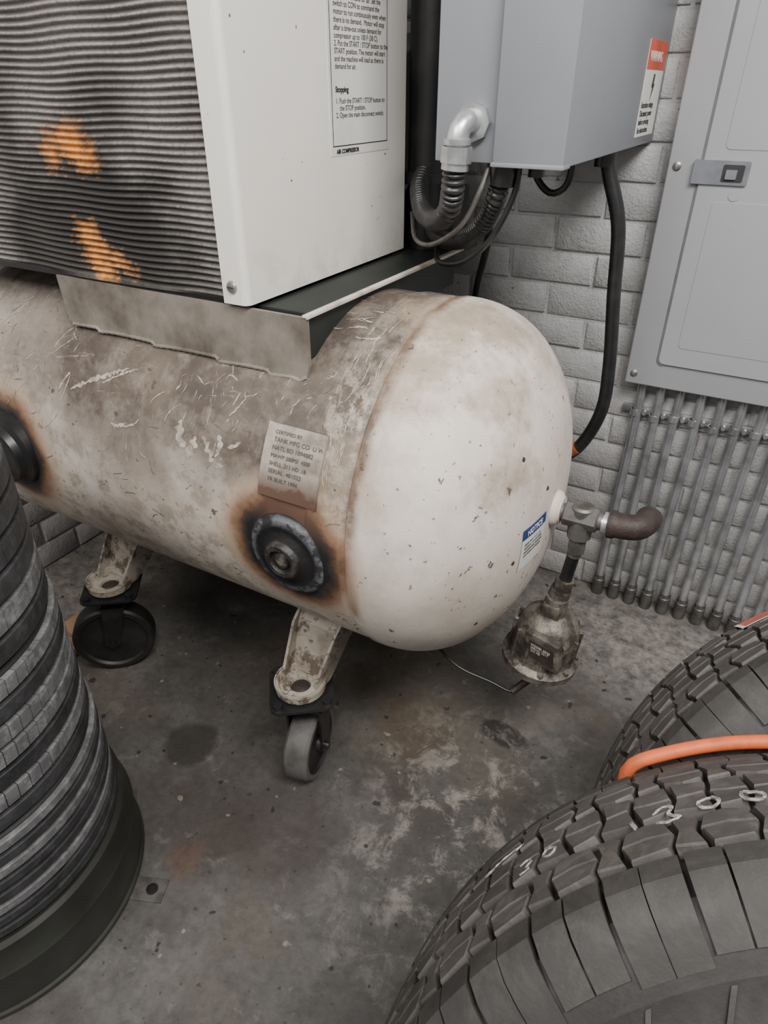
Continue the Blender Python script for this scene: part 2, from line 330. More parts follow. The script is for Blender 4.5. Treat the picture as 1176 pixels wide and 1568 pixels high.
for x,al,L,wd,an in ((-1.05,34,.15,.012,.45),(-1.0,36.5,.09,.006,.5),(-1.14,30,.05,.008,1.1),(-1.13,28,.06,.004,1.3),(-.83,24,.05,.024,1.9),(-.80,21,.045,.020,1.2),(-.765,22,.05,.018,2.2),(-.74,23.5,.04,.014,1.5),(-.71,25,.03,.008,.5),(-.95,22,.05,.006,.4),(-.98,21,.04,.008,.2),(-.86,30,.05,.003,.9),(-.90,33,.04,.004,.8),(-.72,36,.05,.004,1.0),(-.70,40,.03,.004,.5)): flake(bm,x,al,L,wd,an)
cl=[(rs.uniform(-1.3,-.58),rs.triangular(6,58,34),rs.uniform(.2,2.4)) for _ in range(22)]
for k in range(120):
    cx,ca_,an=rs.choice(cl); flake(bm,min(-.57,cx+rs.gauss(0,.035)),ca_+rs.gauss(0,4),rs.uniform(.004,.028),rs.uniform(.0008,.0038),an+rs.gauss(0,.35))
for k in range(34):
    x=rs.uniform(-.548,-.492); al=rs.uniform(22,86); flake(bm,x,al,rs.uniform(.02,.07),rs.uniform(.001,.0035),rs.gauss(1.55,.12))
for k in range(10):
    x=rs.uniform(-.64,-.50); al=rs.uniform(58,86); flake(bm,x,al,rs.uniform(.03,.06),rs.uniform(.002,.006),rs.gauss(.05,.15))
for k in range(26):
    x=rs.uniform(-1.38,-1.15); al=rs.uniform(15,80); flake(bm,x,al,rs.uniform(.02,.10),rs.uniform(.001,.004),rs.uniform(.7,1.0))
finish(bm,'paint_scuffs',SCUFF,AC,smooth=False)
bm=bmesh.new()
for k in range(80):
    x=rs.uniform(-1.36,-.50); al=rs.uniform(-30,62); flake(bm,x,al,rs.uniform(.006,.035),rs.uniform(.001,.003),rs.uniform(0,3.1),.0008)
finish(bm,'dark_scratches',SCUFD,AC,smooth=False)
# ports
for X in (-.594,-1.314):
    c=Vector((X,YC-R,ZC-.022 if X>-1 else ZC)); d=(0,-1,-.05)
    pf=[(.080,-.03),(.079,-.004),(.073,.003),(.062,.006),(.054,.004),(.047,.006),(.036,.013),(.034,.019),(.031,.022),(.023,.022),(.021,.016),(.016,.015),(.014,.019),(.006,.021),(.0,.020)]
    if X<-1: pf=[(.085,-.03),(.082,.01),(.070,.016),(.066,.03),(.06,.032),(.055,.02),(0,.018)]
    lathe('port_flange',pf,c,d,PORT if X>-1 else BLACK,AC,n=48)
# data plate, curved with the shell
bm=bmesh.new(); nv=14
rows=[]
for i in range(nv+1):
    al=14.0+20.5*i/nv
    rows.append([bm.verts.new(surf(al,x,o)) for x,o in ((-.648,.0),(-.648,.006),(-.641,.0045),(-.541,.0045),(-.534,.007),(-.534,.0))])
for A,B in zip(rows,rows[1:]):
    for k in range(5): bm.faces.new((A[k],A[k+1],B[k+1],B[k]))
top=[bm.verts.new(surf(34.5,x,0)) for x in (-.648,-.534)]; bm.faces.new((rows[-1][1],rows[-1][4],top[1],top[0]))
finish(bm,'data_plate',PLATE,AC)
for i,(ln,sz) in enumerate((("CERTIFIED BY",.0085),("TANK MFG CO  U W",.0102),("NATL BD 1094882",.0100),("MAWP 200PSI  450F",.0090),("SHELL .213 HD .18",.0090),("SERIAL  481022",.0098),("YR BUILT 1994",.0092))):
    al=31.6-i*2.15; a=math.radians(al+1); text('data_plate_line',ln,basis(surf(al,-.632,.0054),(1,0,0),(0,math.sin(a),math.cos(a))),sz,INK2,AC)
def domept(y,z,off=.0):
    q=((y-YC)**2+(z-ZC)**2)/(R+.003)**2; return Vector((XS+DP*max(0,1-q**(SE/2))**(1/SE)+off,y,z))
def dome_patch(name,y0,y1,z0,z1,mat,off=.0016,n=10):
    bm=bmesh.new(); g=[[bm.verts.new(domept(y0+(y1-y0)*i/n,z0+(z1-z0)*j/n,off)) for j in range(n+1)] for i in range(n+1)]
    for i in range(n):
        for j in range(n): bm.faces.new((g[i][j],g[i+1][j],g[i+1][j+1],g[i][j+1]))
    return finish(bm,name,mat,AC)
dome_patch('notice_label',.918,1.0,.590,.655,PAPER); dome_patch('notice_label_header',.918,1.0,.655,.676,BLUE)
text('notice_text','NOTICE',basis(domept(.93,.660,.003),(domept(1.0,.66)-domept(.93,.66)),(0,0,1)),.015,PAPER,AC,bold=.0003)
text('notice_body','drain tank daily to\nremove condensate\nand prevent internal\ncorrosion of vessel',basis(domept(.924,.642,.0032),(domept(1.0,.64)-domept(.93,.64)),(-.0,0,1)),.0080,INK2,AC)
for y,z in ((.875,.915),(.93,.80),(.90,.62),(.86,.5),(1.0,.72)):
    q=domept(y,z); n=(q-Vector((XS,YC,ZC)));n.x*=2; lathe('dome_pit',[(0.0,.0012),(.003,.0015),(.0045,.0)],q,n,RUST,AC,n=12)
# feet + casters
def caster(cx,cy,nang,trail,side,tread,off=0.,wr=.088,z0=.235):
    s=side
    bm=bmesh.new()
    def plate(pts,t):
        A=[bm.verts.new(p) for p in pts]; B=[bm.verts.new(Vector(p)+Vector(t)) for p in pts]
        bm.faces.new(A);bm.faces.new(B)
        for i in range(len(pts)): bm.faces.new((A[i],A[(i+1)%len(pts)],B[(i+1)%len(pts)],B[i]))
    for sx in (-1,1):
        P=[(.056,.115,.40),(.054,.045,.352),(.044,-.012,.272),(.044,-.012,z0+.006),(.044,.035,z0+.006),(.054,.13,.335)]
        plate([(cx+sx*a,cy+s*b,z) for a,b,z in P],(-sx*.006,0,0))
    secs=[(.052,.110,.395),(.050,.060,.348),(.041,.028,.275),(.041,.018,z0+.014)]
    for (a,b,z),(a2,b2,z2) in zip(secs,secs[1:]):
        plate([(cx-a,cy+s*b,z),(cx+a,cy+s*b,z),(cx+a2,cy+s*b2,z2),(cx-a2,cy+s*b2,z2)],(0,s*.006,-.002))
    finish(bm,'leg_web',LEG,AC,smooth=False)
    bm=bmesh.new(); add_lathe(bm,[(.020,z0+.002),(.046,z0+.002),(.052,z0+.006),(.053,z0+.022),(.050,z0+.026),(.046,z0+.024),(.042,z0+.012),(.022,z0+.010),(.020,z0+.002)],(cx,cy-s*.012,0),(0,0,1),40)
    add_lathe(bm,[(.0515,z0+.026),(.054,z0+.027),(.0545,z0+.022)],(cx,cy-s*.012,0),(0,0,1),40)
    finish(bm,'leg_pad',LEG,AC)
    lathe('kingpin',[(0,z0-.03),(.020,z0-.03),(.020,z0+.004),(.010,z0+.008),(0,z0+.008)],(cx,cy-s*.012,0),(0,0,1),RUST,AC,n=20)
    bm=bmesh.new()
    M=Matrix.Translation((cx,cy-s*.01,z0-.006))@Matrix.Rotation(math.radians(38),4,'Z')
    poly=[]
    for k in range(4):
        a=k*math.pi/2+math.pi/4
        for da in (-.22,-.08,.08,.22): poly.append((.084*math.cos(a+da)*(1 if abs(da)<.1 else .94),.084*math.sin(a+da)*(1 if abs(da)<.1 else .94)))
    add_prism(bm,poly,0,.006,M)
    for k in range(4):
        a=k*math.pi/2+math.pi/4; c=M@Vector((.070*math.cos(a),.070*math.sin(a),.006)); add_cyl(bm,c,c+Vector((0,0,.008)),.010,6)
    finish(bm,'caster_plate',BLACK,AC)
    lathe('swivel_race',[(0,z0-.034),(.030,z0-.034),(.042,z0-.026),(.044,z0-.012),(.036,z0-.006),(0,z0-.006)],(cx,cy-s*.01,0),(0,0,1),BLACK,AC,n=32)
    n=Vector((math.cos(nang),math.sin(nang),0)); tr=Vector((-n.y,n.x,0))*trail; c=Vector((cx,cy-s*.01,wr))+tr+n*off; hw=.027
    lathe('wheel_tread',[(wr-.018,-hw),(wr-.006,-hw),(wr-.001,-hw+.006),(wr,0),(wr-.001,hw-.006),(wr-.006,hw),(wr-.018,hw)],c,n,tread,AC,n=64)
    lathe('wheel_hub',[(0,-hw-.006),(.016,-hw-.006),(.018,-hw+.004),(.03,-hw+.007),(wr-.022,-hw+.006),(wr-.017,-hw-.0005),(wr-.017,hw+.0005),(wr-.022,hw-.006),(.03,hw-.007),(.018,hw-.004),(.016,hw+.006),(0,hw+.006)],c,n,WHBL,AC,n=64)
    bm=bmesh.new()
    for sg in (-1,1):
        T=Vector((cx,cy-s*.01,0)); u=(tr.normalized()); e=abs(trail)
        base=[( -.028,z0-.03),(.028,z0-.03),(e+.018,wr+.0),(e+.0,wr-.020),(e-.018,wr)]
        A=[bm.verts.new(T+u*a+Vector((0,0,b))+n*sg*(hw+.008)+n*off) for a,b in base]; B=[bm.verts.new(T+u*a+Vector((0,0,b))+n*sg*(hw+.013)+n*off) for a,b in base]
        bm.faces.new(A);bm.faces.new(B)
        for i in range(5): bm.faces.new((A[i],A[(i+1)%5],B[(i+1)%5],B[i]))
    add_cyl(bm,c-n*(hw+.02),c+n*(hw+.02),.008,12)
    T=Vector((cx,cy-s*.01,z0-.034))+n*off
    MM=basis(T,tr.normalized(),n); add_box(bm,(-.030,-hw-.013,-.006),(.030,hw+.013,.006),.002,1,MM)
    finish(bm,'caster_fork',BLACK,AC,smooth=False)
caster(-.640,.792,math.radians(12),-.010,1,WHEEL,.012,.084)
caster(-1.235,.822,math.radians(-48),-.022,1,WHBL,.004,.100,.250)
caster(-.66,1.335,math.radians(60),.03,-1,WHBL)
caster(-1.235,1.30,math.radians(40),.04,-1,WHBL)
# saddle bracket under the machine
bm=bmesh.new(); yb=.832
pts=[(-1.175,1.0),(-1.168,.918),(-1.155,.910),(-1.09,.912),(-1.085,.906),(-1.04,.909),(-.95,.908),(-.945,.902),(-.90,.905),(-.80,.906),(-.795,.899),(-.74,.902),(-.69,.902),(-.685,.896),(-.64,.899),(-.625,.896),(-.612,.904),(-.606,.925),(-.606,1.0)]
pts=pts[::-1]
A=[bm.verts.new((x,yb,z)) for x,z in pts];B=[bm.verts.new((x,yb+.007,z)) for x,z in pts]
bm.faces.new(A);bm.faces.new(B)
for i in range(len(pts)): bm.faces.new((A[i],A[(i+1)%len(pts)],B[(i+1)%len(pts)],B[i]))
finish(bm,'saddle_plate',BASEP,AC,smooth=False)
tube('saddle_weld',[(x,yb-.001,z+.001) for x,z in pts[2:-2]],.0035,BASEP,AC,n=8,step=.006,rf=lambda i:.003+.0012*(i%2))
box('saddle_side_shade',(-.622,.842,.93),(-.616,1.40,1.0),DKGRN,AC,bev=.001)  # dark sheet put in for the shaded opening below the deck edge
box('deck_edge',(-.614,.832,.998),(-.603,1.42,1.004),EDGE,AC,bev=.001)
box('base_deck',(-1.52,.86,.990),(-.614,1.52,.999),DKGRN,AC,bev=.001)
box('saddle_rear',(-1.17,1.275,.90),(-.622,1.282,.998),BASEP,AC,bev=.001)
# cabinet
cx1=-.709;cf=.822;cb=1.34;cz=1.006;ct=1.85; fw=.048
bm=bmesh.new()
pr=[(cx1-fw,cf),(cx1-.012,cf)]+[(cx1-.012+.012*math.sin(t),cf+.012-.012*math.cos(t)) for t in [math.pi/2*k/6 for k in range(1,7)]]+[(cx1,cb),(cx1-.02,cb),(cx1-.02,cb-.002),(cx1-.002,cb-.002)]
inner=[(cx1-.002,cf+.014)]+[(cx1-.012,cf+.0022),(cx1-fw,cf+.0022)]
poly=pr+inner
A=[bm.verts.new((x,y,cz)) for x,y in poly];B=[bm.verts.new((x,y,ct)) for x,y in poly]
for i in range(len(poly)): bm.faces.new((A[i],A[(i+1)%len(poly)],B[(i+1)%len(poly)],B[i]))
bm.faces.new(A);bm.faces.new(B)
finish(bm,'cabinet_side_panel',WHITE,AC,ang=30)
box('cabinet_bottom_flange',(cx1-.03,cf+.006,cz),(cx1-.001,cb-.004,cz+.003),WHITE,AC,bev=.0005)
box('cabinet_core',(-1.53,cf+.045,cz),(cx1-.004,cb-.004,ct-.004),BLACK,AC,bev=.002)
box('cabinet_top',(-1.54,cf,ct-.004),(cx1,cb,ct),WHITE,AC,bev=.001)
box('cabinet_left_panel',(-1.54,cf,cz),(-1.53,cb,ct-.004),WHITE,AC,bev=.001)
for z in (1.033,1.5):
    c=Vector((cx1-.028,cf,z)); lathe('cabinet_screw',[(.010,0),(.010,.001),(.0085,.0035),(.004,.005),(0,.005)],c,(0,-1,0),SCREW,AC,n=18)
    box('screw_slot',(c.x-.006,cf-.0056,z-.0008),(c.x+.006,cf-.004,z+.0008),INK,AC,bev=0)
# radiator
xr=cx1-fw+.002
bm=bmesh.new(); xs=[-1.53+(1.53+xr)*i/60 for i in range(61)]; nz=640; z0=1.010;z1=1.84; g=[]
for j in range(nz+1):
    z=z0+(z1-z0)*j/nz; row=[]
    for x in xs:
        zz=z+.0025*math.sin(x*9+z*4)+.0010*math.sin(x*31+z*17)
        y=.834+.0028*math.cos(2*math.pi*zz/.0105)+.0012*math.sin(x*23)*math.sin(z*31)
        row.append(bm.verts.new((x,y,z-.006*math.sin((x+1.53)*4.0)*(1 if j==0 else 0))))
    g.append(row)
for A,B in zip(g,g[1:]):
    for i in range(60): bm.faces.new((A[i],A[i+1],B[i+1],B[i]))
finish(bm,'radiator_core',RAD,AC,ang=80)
box('radiator_bottom_rail',(-1.53,.836,.998),(xr,.868,1.013),BLACK,AC,bev=.003)
# label on the side panel
box('instruction_label',(cx1,1.073,1.197),(cx1+.0008,1.272,1.60),PAPER,AC,bev=0)
bm=bmesh.new()
xx=cx1+.0012
for a,b in (((1.080,1.211),(1.265,1.2125)),((1.080,1.592),(1.265,1.5935)),((1.080,1.211),(1.0815,1.592)),((1.2635,1.211),(1.265,1.592))):
    add_box(bm,(xx-.0006,a[0],a[1]),(xx,b[0],b[1]))
finish(bm,'label_border',INK,AC,smooth=False)
LB=lambda y,z:basis((cx1+.0012,y,z),(0,1,0),(0,0,1))
body="1. Push the START / STOP button to\nthe START position.  The motor will\nrun continuously while loading and\nunloading the air end. If the unit is\nset to AUTO the motor runs as long\nas there is demand for air. Set the\nswitch to CON to command the\nmotor to run continuously even when\nthere is no demand.  Motor will stop\nafter a time-out unless demand for\ncompressor up to 100 F (38 C).\n2. Put the START / STOP button to the\nSTART position. The motor will start\nand the machine will load as there is\ndemand for air."
text('label_text',body,LB(1.092,1.466),.0108,INK2,AC)
text('label_heading','Operation',LB(1.092,1.49),.013,INK,AC,bold=.0004)
text('label_heading_stop','Stopping',LB(1.092,1.290),.0115,INK,AC,bold=.0003)
text('label_text_stop','1. Push the START / STOP button to\n    the STOP position.\n2. Open the main disconnect switch.',LB(1.092,1.274),.0108,INK2,AC)
text('label_footer','AIR COMPRESSOR',LB(1.09,1.2005),.009,INK,AC,bold=.0004)
# black motor/pipe stuff behind the cabinet
cyl('black_riser_pipe',(-.684,1.40,1.13),(-.684,1.40,1.85),.043,BLACK,AC,n=40,bev=.006)
box('motor_mount',(-1.3,1.35,1.0),(-.74,1.50,1.10),BLACK,AC,bev=.01)
cyl('motor_body',(-1.35,1.50,1.25),(-.76,1.50,1.25),.14,BLACK,AC,n=48,bev=.02)
bm=bmesh.new(); add_cyl(bm,(-.69,1.40,1.0),(-.69,1.40,1.14),.035,24); add_cyl(bm,(-.69,1.40,1.13),(-.69,1.40,1.15),.05,24); add_box(bm,(-.75,1.42,1.0),(-.63,1.50,1.12),.01)
finish(bm,'riser_base',BLACK,AC)
# tank outlet fitting, tee, drain
ax=XS+DP
lathe('tank_bung',[(0,-.02),(.034,-.02),(.033,.004),(.029,.010),(.025,.012),(.025,.014),(0,.014)],(ax,YC,ZC),(1,0,0),TANK,AC,n=32)
zt=.648
bm=bmesh.new(); add_cyl(bm,(ax+.01,YC,zt),(-.155,YC,zt+.001),.0165,20); add_cyl(bm,(-.222,YC,zt),(-.160,YC,zt),.023,8,bev=.003); add_cyl(bm,(-.19,YC,zt),(-.19,YC,zt-.045),.022,8,bev=.003); add_cyl(bm,(-.19,YC,zt-.02),(-.19,YC,zt+.024),.021,24,bev=.004)
finish(bm,'pipe_tee',IRON,AC)
bm=bmesh.new(); add_cyl(bm,(-.19,YC,zt-.045),(-.19,YC,zt-.075),.017,6); add_cyl(bm,(-.19,YC,zt-.07),(-.192,YC,zt-.085),.013,18)
finish(bm,'hex_bushing',IRON,AC)
bm=bmesh.new(); add_cyl(bm,(-.16,YC,zt),(-.125,YC,zt+.002),.014,20); add_cyl(bm,(-.152,YC,zt),(-.142,YC,zt),.020,20)
finish(bm,'pipe_nipple',GALV,AC)
tube('rusty_elbow',[(-.142,YC,zt+.001),(-.115,YC,zt+.003),(-.095,YC+.008,zt+.004),(-.085,YC+.03,zt+.005),(-.084,YC+.048,zt+.005)],.021,RUST,AC,n=24,step=.004,rf=lambda i:.0225 if 2<i<23 else .0255)
cyl('drain_pipe',(-.191,YC,.575),(-.199,YC,.50),.012,BLACK,AC)
bm=bmesh.new(); add_cyl(bm,(-.199,YC,.505),(-.203,YC,.478),.019,6); add_cyl(bm,(-.203,YC,.48),(-.207,YC,.452),.020,20,r2=.022)
finish(bm,'drain_hex_nut',STEEL,AC)
dv=Vector((-.226,YC-.006,.258)); dd=Vector((.10,.0,1)).normalized()
lathe('drain_valve_body',[(0,0),(.022,.0),(.048,.010),(.064,.026),(.070,.033),(.077,.035),(.078,.050),(.071,.054),(.066,.060),(.066,.095),(.062,.125),(.053,.148),(.036,.160),(.024,.166),(.022,.205),(0,.205)],dv,dd,STEEL,AC,n=40)
bm=bmesh.new(); U,V,W=frame(dd)
for k in range(8):
    a=k*math.pi/4+.3; q=dv+W*.043+(U*math.cos(a)+V*math.sin(a))*.071; add_cyl(bm,q-W*.012,q+W*.018,.0065,6)
for k in range(12):
    a=k*math.pi/6; u=(U*math.cos(a)+V*math.sin(a)); v=W.cross(u); MMb=basis(dv+W*.095+u*.064,v,W,u); add_box(bm,(-.003,-.035,-.004),(.003,.035,.005),.001,1,MMb)
MM=basis(dv+dd*.112+Vector((.012,-.058,0)),(1,-.15,-.1),(-.1,0,1)); add_box(bm,(-.036,-.032,-.010),(.036,.036,.012),.004,2,MM)
add_box(bm,(-.018,-.024,-.05),(.018,.034,.045),.005,2,Matrix.Translation(dv+dd*.150))
finish(bm,'drain_valve_bolts',STEEL,AC)
MM2=MM@Matrix.Translation((0,0,.0125)); box('drain_valve_tag',(-.026,-.020,0),(.026,.022,.001),RUST,AC,bev=0,M=MM2)
text('drain_tag_text','MODEL 5520\nSERIAL 2217\n200 PSI',MM2@Matrix.Translation((-.022,.010,.0013)),.0075,EDGE,AC)
tube('condensate_line',[(-.225,YC-.02,.250),(-.25,YC-.06,.228),(-.30,YC-.07,.24),(-.38,YC-.08,.262),(-.46,YC-.05,.30),(-.47,YC,.32)],.0035,BLKPL,AC,n=8)
cyl('line_fitting',(-.225,YC-.02,.248),(-.255,YC-.062,.226),.008,RUST,AC)
# ---------------------------------------------------------------- control box
EB=empty('electrical_control_box')
zb=1.196
box('enclosure_left',(-.528,1.10,zb+.001),(-.424,1.725,1.80),BOXG,EB,bev=.003)
box('enclosure_right',(-.424,1.085,zb),(-.313,1.743,1.80),BOXG,EB,bev=.003)
box('cover_lip',(-.426,1.083,zb-.002),(-.3125,1.120,zb+.004),BOXG,EB,bev=.001)
box('warning_sticker',(-.3130,1.545,1.213),(-.3122,1.712,1.372),PAPER,EB,bev=0)
box('warning_sticker_header',(-.3122,1.545,1.325),(-.3117,1.712,1.372),RED,EB,bev=0)
text('warning_text','WARNING',basis((-.3114,1.560,1.338),(0,1,0),(0,0,1)),.024,PAPER,EB)
text('warning_body','Hazardous voltage.\nDisconnect power\nbefore servicing.\nSee instructions.',basis((-.3118,1.552,1.262),(0,1,0),(0,0,1)),.015,INK,EB)
bm=bmesh.new(); add_prism(bm,[(0,0),(.012,.0),(.008,-.016),(.018,-.016),(-.004,-.045),(.002,-.022),(-.008,-.022)],0,.0005,basis((-.3120,1.625,1.318),(0,1,0),(0,0,1))); finish(bm,'bolt_icon',INK,EB,smooth=False)
tube('conduit_elbow',[(-.463,1.095,1.252),(-.465,1.078,1.254),(-.469,1.064,1.247),(-.471,1.058,1.232),(-.471,1.057,1.218)],.0165,GALV,EB,n=24,step=.003)
bm=bmesh.new(); add_cyl(bm,(-.462,1.100,1.252),(-.462,1.089,1.252),.027,8); add_cyl(bm,(-.471,1.057,1.232),(-.471,1.057,1.224),.021,24); add_cyl(bm,(-.471,1.057,1.222),(-.472,1.057,1.200),.0245,10); add_cyl(bm,(-.472,1.057,1.202),(-.473,1.057,1.190),.021,24)
finish(bm,'elbow_nuts',GALV,EB)
flex('flex_conduit',[(-.473,1.057,1.195),(-.478,1.065,1.160),(-.495,1.09,1.125),(-.545,1.15,1.098),(-.615,1.24,1.098),(-.665,1.32,1.125),(-.68,1.37,1.15)],.019,FLEXM,EB)
cyl('gland',(-.418,1.125,1.198),(-.422,1.125,1.165),.021,BLKPL,EB)
flex('flex_conduit_lower',[(-.422,1.125,1.18),(-.434,1.14,1.142),(-.470,1.18,1.095),(-.532,1.24,1.055),(-.613,1.32,1.036),(-.68,1.40,1.04)],.017,FLEXM,EB)
tube('grey_lead',[(-.44,1.12,1.198),(-.445,1.10,1.16),(-.475,1.10,1.105),(-.545,1.14,1.062),(-.62,1.22,1.052),(-.68,1.32,1.08)],.0042,IRON,EB)
tube('black_lead',[(-.395,1.13,1.198),(-.40,1.13,1.15),(-.435,1.13,1.08),(-.50,1.17,1.03),(-.58,1.24,1.012),(-.63,1.34,1.03),(-.66,1.40,1.05)],.005,BLKPL,EB)
tube('loop_lead',[(-.49,1.5,1.20),(-.488,1.5,1.145),(-.455,1.5,1.112),(-.425,1.5,1.122),(-.415,1.5,1.155),(-.425,1.5,1.20)],.007,BLKPL,EB)
bm=bmesh.new()
for x,y in ((-.49,1.5),(-.425,1.5),(-.37,1.14)): add_cyl(bm,(x,y,1.20),(x,y,1.178),.013,16)
finish(bm,'cable_glands',BLKPL,EB)
tube('rear_lead',[(-.56,1.45,1.10),(-.575,1.48,1.0),(-.60,1.50,.90),(-.61,1.52,.80),(-.62,1.55,.55)],.008,BLKPL,EB)
PC=empty('power_cable')
tube('cable',[(-.352,1.5,1.194),(-.338,1.5,1.15),(-.305,1.5,1.06),(-.290,1.5,.928),(-.272,1.5,.77),(-.272,1.5,.66),(-.309,1.5,.561),(-.37,1.5,.50),(-.43,1.52,.42),(-.47,1.53,.2),(-.49,1.54,.012),(-.60,1.58,.012)],.0145,BLKPL,PC,n=16)
cyl('cable_gland',(-.352,1.5,1.195),(-.352,1.5,1.165),.020,BLKPL,PC)
tube('orange_sleeve',[(-.312,1.497,.562),(-.335,1.497,.540),(-.372,1.494,.500)],.0165,ORANGE,PC)
# ---------------------------------------------------------------- breaker panel
BP=empty('electrical_breaker_panel')
px0,px1,pz0,pz1,py=-.262,.150,.675,1.85,1.680
box('back_box',(px0+.02,py+.01,pz0+.015),(px1-.02,WY-.002,pz1-.01),PANG,BP,bev=.003)
box('cover',(px0,py,pz0),(px1,py+.012,pz1),PANG,BP,bev=.004,seg=3)
bm=bmesh.new()
def rrect(x0,x1,z0,z1,r,n=5):
    o=[]
    for cx,cz_,a0 in ((x1-r,z0+r,-90),(x1-r,z1-r,0),(x0+r,z1-r,90),(x0+r,z0+r,180)):
        for k in range(n+1):
            a=math.radians(a0+90*k/n); o.append((cx+r*math.cos(a),cz_+r*math.sin(a)))
    return o
PM=basis((0,py,0),(1,0,0),(0,0,1),(0,-1,0))
add_prism(bm,rrect(-.193,.095,.735,1.72,.012),0,.006,PM,inset=.002)
finish(bm,'panel_door',PANG,BP,ang=40)
tube('door_groove',[(x,py-.0005,z) for x,z in rrect(-.197,.099,.731,1.724,.014)]+[(-.197+.014,py-.0005,.731)],.0016,PANL,BP,n=6,raw=True)
bm=bmesh.new(); add_prism(bm,rrect(-.158,.07,1.19,1.6,.01),.006,.0072,PM,inset=.001); add_prism(bm,rrect(-.158,.07,.78,1.095,.01),.006,.0072,PM,inset=.001); finish(bm,'door_emboss',PANG,BP)
bm=bmesh.new(); add_prism(bm,rrect(-.210,-.102,1.126,1.171,.003),.0,.011,PM,inset=.001); finish(bm,'latch_plate',PANL,BP)
bm=bmesh.new(); add_prism(bm,rrect(-.152,-.112,1.133,1.164,.003),.011,.0125,PM); finish(bm,'latch_recess',INK,BP)
bm=bmesh.new(); add_prism(bm,rrect(-.146,-.124,1.137,1.155,.002),.0125,.017,PM,inset=.001); finish(bm,'latch_slide',PANL,BP)
cyl('knockout',(-.12,py-.006,1.108),(-.12,py-.0075,1.108),.011,PANG,BP)
for x,z in ((-.243,1.156),(-.243,.702),(.13,1.156),(.13,.702)):
    lathe('cover_screw',[(.009,0),(.0085,.002),(.005,.004),(0,.0045)],(x,py,z),(0,-1,0),SCREW,BP,n=16)
# ---------------------------------------------------------------- conduits
EC=empty('electrical_conduits')
bm=bmesh.new(); bk=bmesh.new(); bs=bmesh.new(); bd=bmesh.new()
for k in range(12):
    x=-.225+.0468*k; j=random.uniform(-.003,.003); yy=1.712
    add_tube(bm,smooth_path([(x+.004,yy,.70),(x+.002+j,yy,.5),(x,yy,.25),(x,yy,.05)],.05),.0112,16)
    add_cyl(bk,(x,yy,.0),(x,yy,.055),.0165,18,bev=.002); add_cyl(bk,(x,yy,.055),(x,yy,.068),.0145,8)
    add_lathe(bs,[(.0115,-.008),(.0135,-.008),(.0135,.008),(.0115,.008),(.0115,-.008)],(x,yy,.592-.008*(k%3==1)),(0,0,1),20)
    add_cyl(bd,(x+.0215,yy+.008,.592),(x+.0215,yy-.006,.592),.0055,6)
finish(bm,'conduit_tubes',GALVD,EC); finish(bk,'floor_couplings',IRON,EC); finish(bs,'straps',GALV,EC); finish(bd,'strap_bolts',GALV,EC)
box('strut_channel',(-.26,1.724,.583),(.32,1.743,.601),GALV,EC,bev=.001)
# ---------------------------------------------------------------- tires
def sweepblock(bm,M,secO,secI,a0,a1,na=2,skew=0.):
    rings=[]
    n=len(secO)
    for k in range(na+1):
        a=a0+(a1-a0)*k/na
        ring=[]
        for i,(r,z) in enumerate(secO): t=a+skew*i/(n-1); ring.append(bm.verts.new(M@Vector((r*math.cos(t),r*math.sin(t),z))))
        for i in range(len(secI)-1,-1,-1):
            r,z=secI[i]; t=a+skew*i/(n-1); ring.append(bm.verts.new(M@Vector((r*math.cos(t),r*math.sin(t),z))))
        rings.append(ring)
    m=len(rings[0])
    for A,B in zip(rings,rings[1:]):
        for i in range(m): bm.faces.new((A[i],A[(i+1)%m],B[(i+1)%m],B[i]))
    bm.faces.new(rings[0]);bm.faces.new(rings[-1])
def polyblock(bm,M,poly,Rf,depth,k2=.06):
    ct=sum(p[0] for p in poly)/len(poly);cz_=sum(p[1] for p in poly)/len(poly)
    def pt(t,z,dr,k): 
        t2=t+(ct-t)*k;z2=z+(cz_-z)*k;r=Rf(z2)-dr; return bm.verts.new(M@Vector((r*math.cos(t2),r*math.sin(t2),z2)))
    A=[pt(t,z,depth,-.02) for t,z in poly];B=[pt(t,z,.0018,0) for t,z in poly];C=[pt(t,z,0,k2) for t,z in poly]
    n=len(poly)
    for P,Q in ((A,B),(B,C)):
        for i in range(n): bm.faces.new((P[i],P[(i+1)%n],Q[(i+1)%n],Q[i]))
    bm.faces.new(C)
def body_profile(R,h,dep,rim):
    return [(R-dep,0),(R-dep-.001,.4*h),(R-dep-.006,.75*h),(R-dep-.012,.95*h),(R-.040,1.05*h),(R-.065,1.10*h),(R-.068,1.125*h),(R-.074,1.13*h),(R-.10,1.17*h),(R-.103,1.185*h),(R-.108,1.18*h),(R-.14,1.17*h),(R-.143,1.185*h),(R-.150,1.18*h),(rim+.045,1.08*h),(rim+.02,.95*h),(rim+.018,.99*h),(rim+.006,.97*h),(rim,.88*h),(rim+.002,.80*h),(rim+.03,.82*h),(R-.10,1.05*h),(R-.045,.85*h),(R-.035,0)]
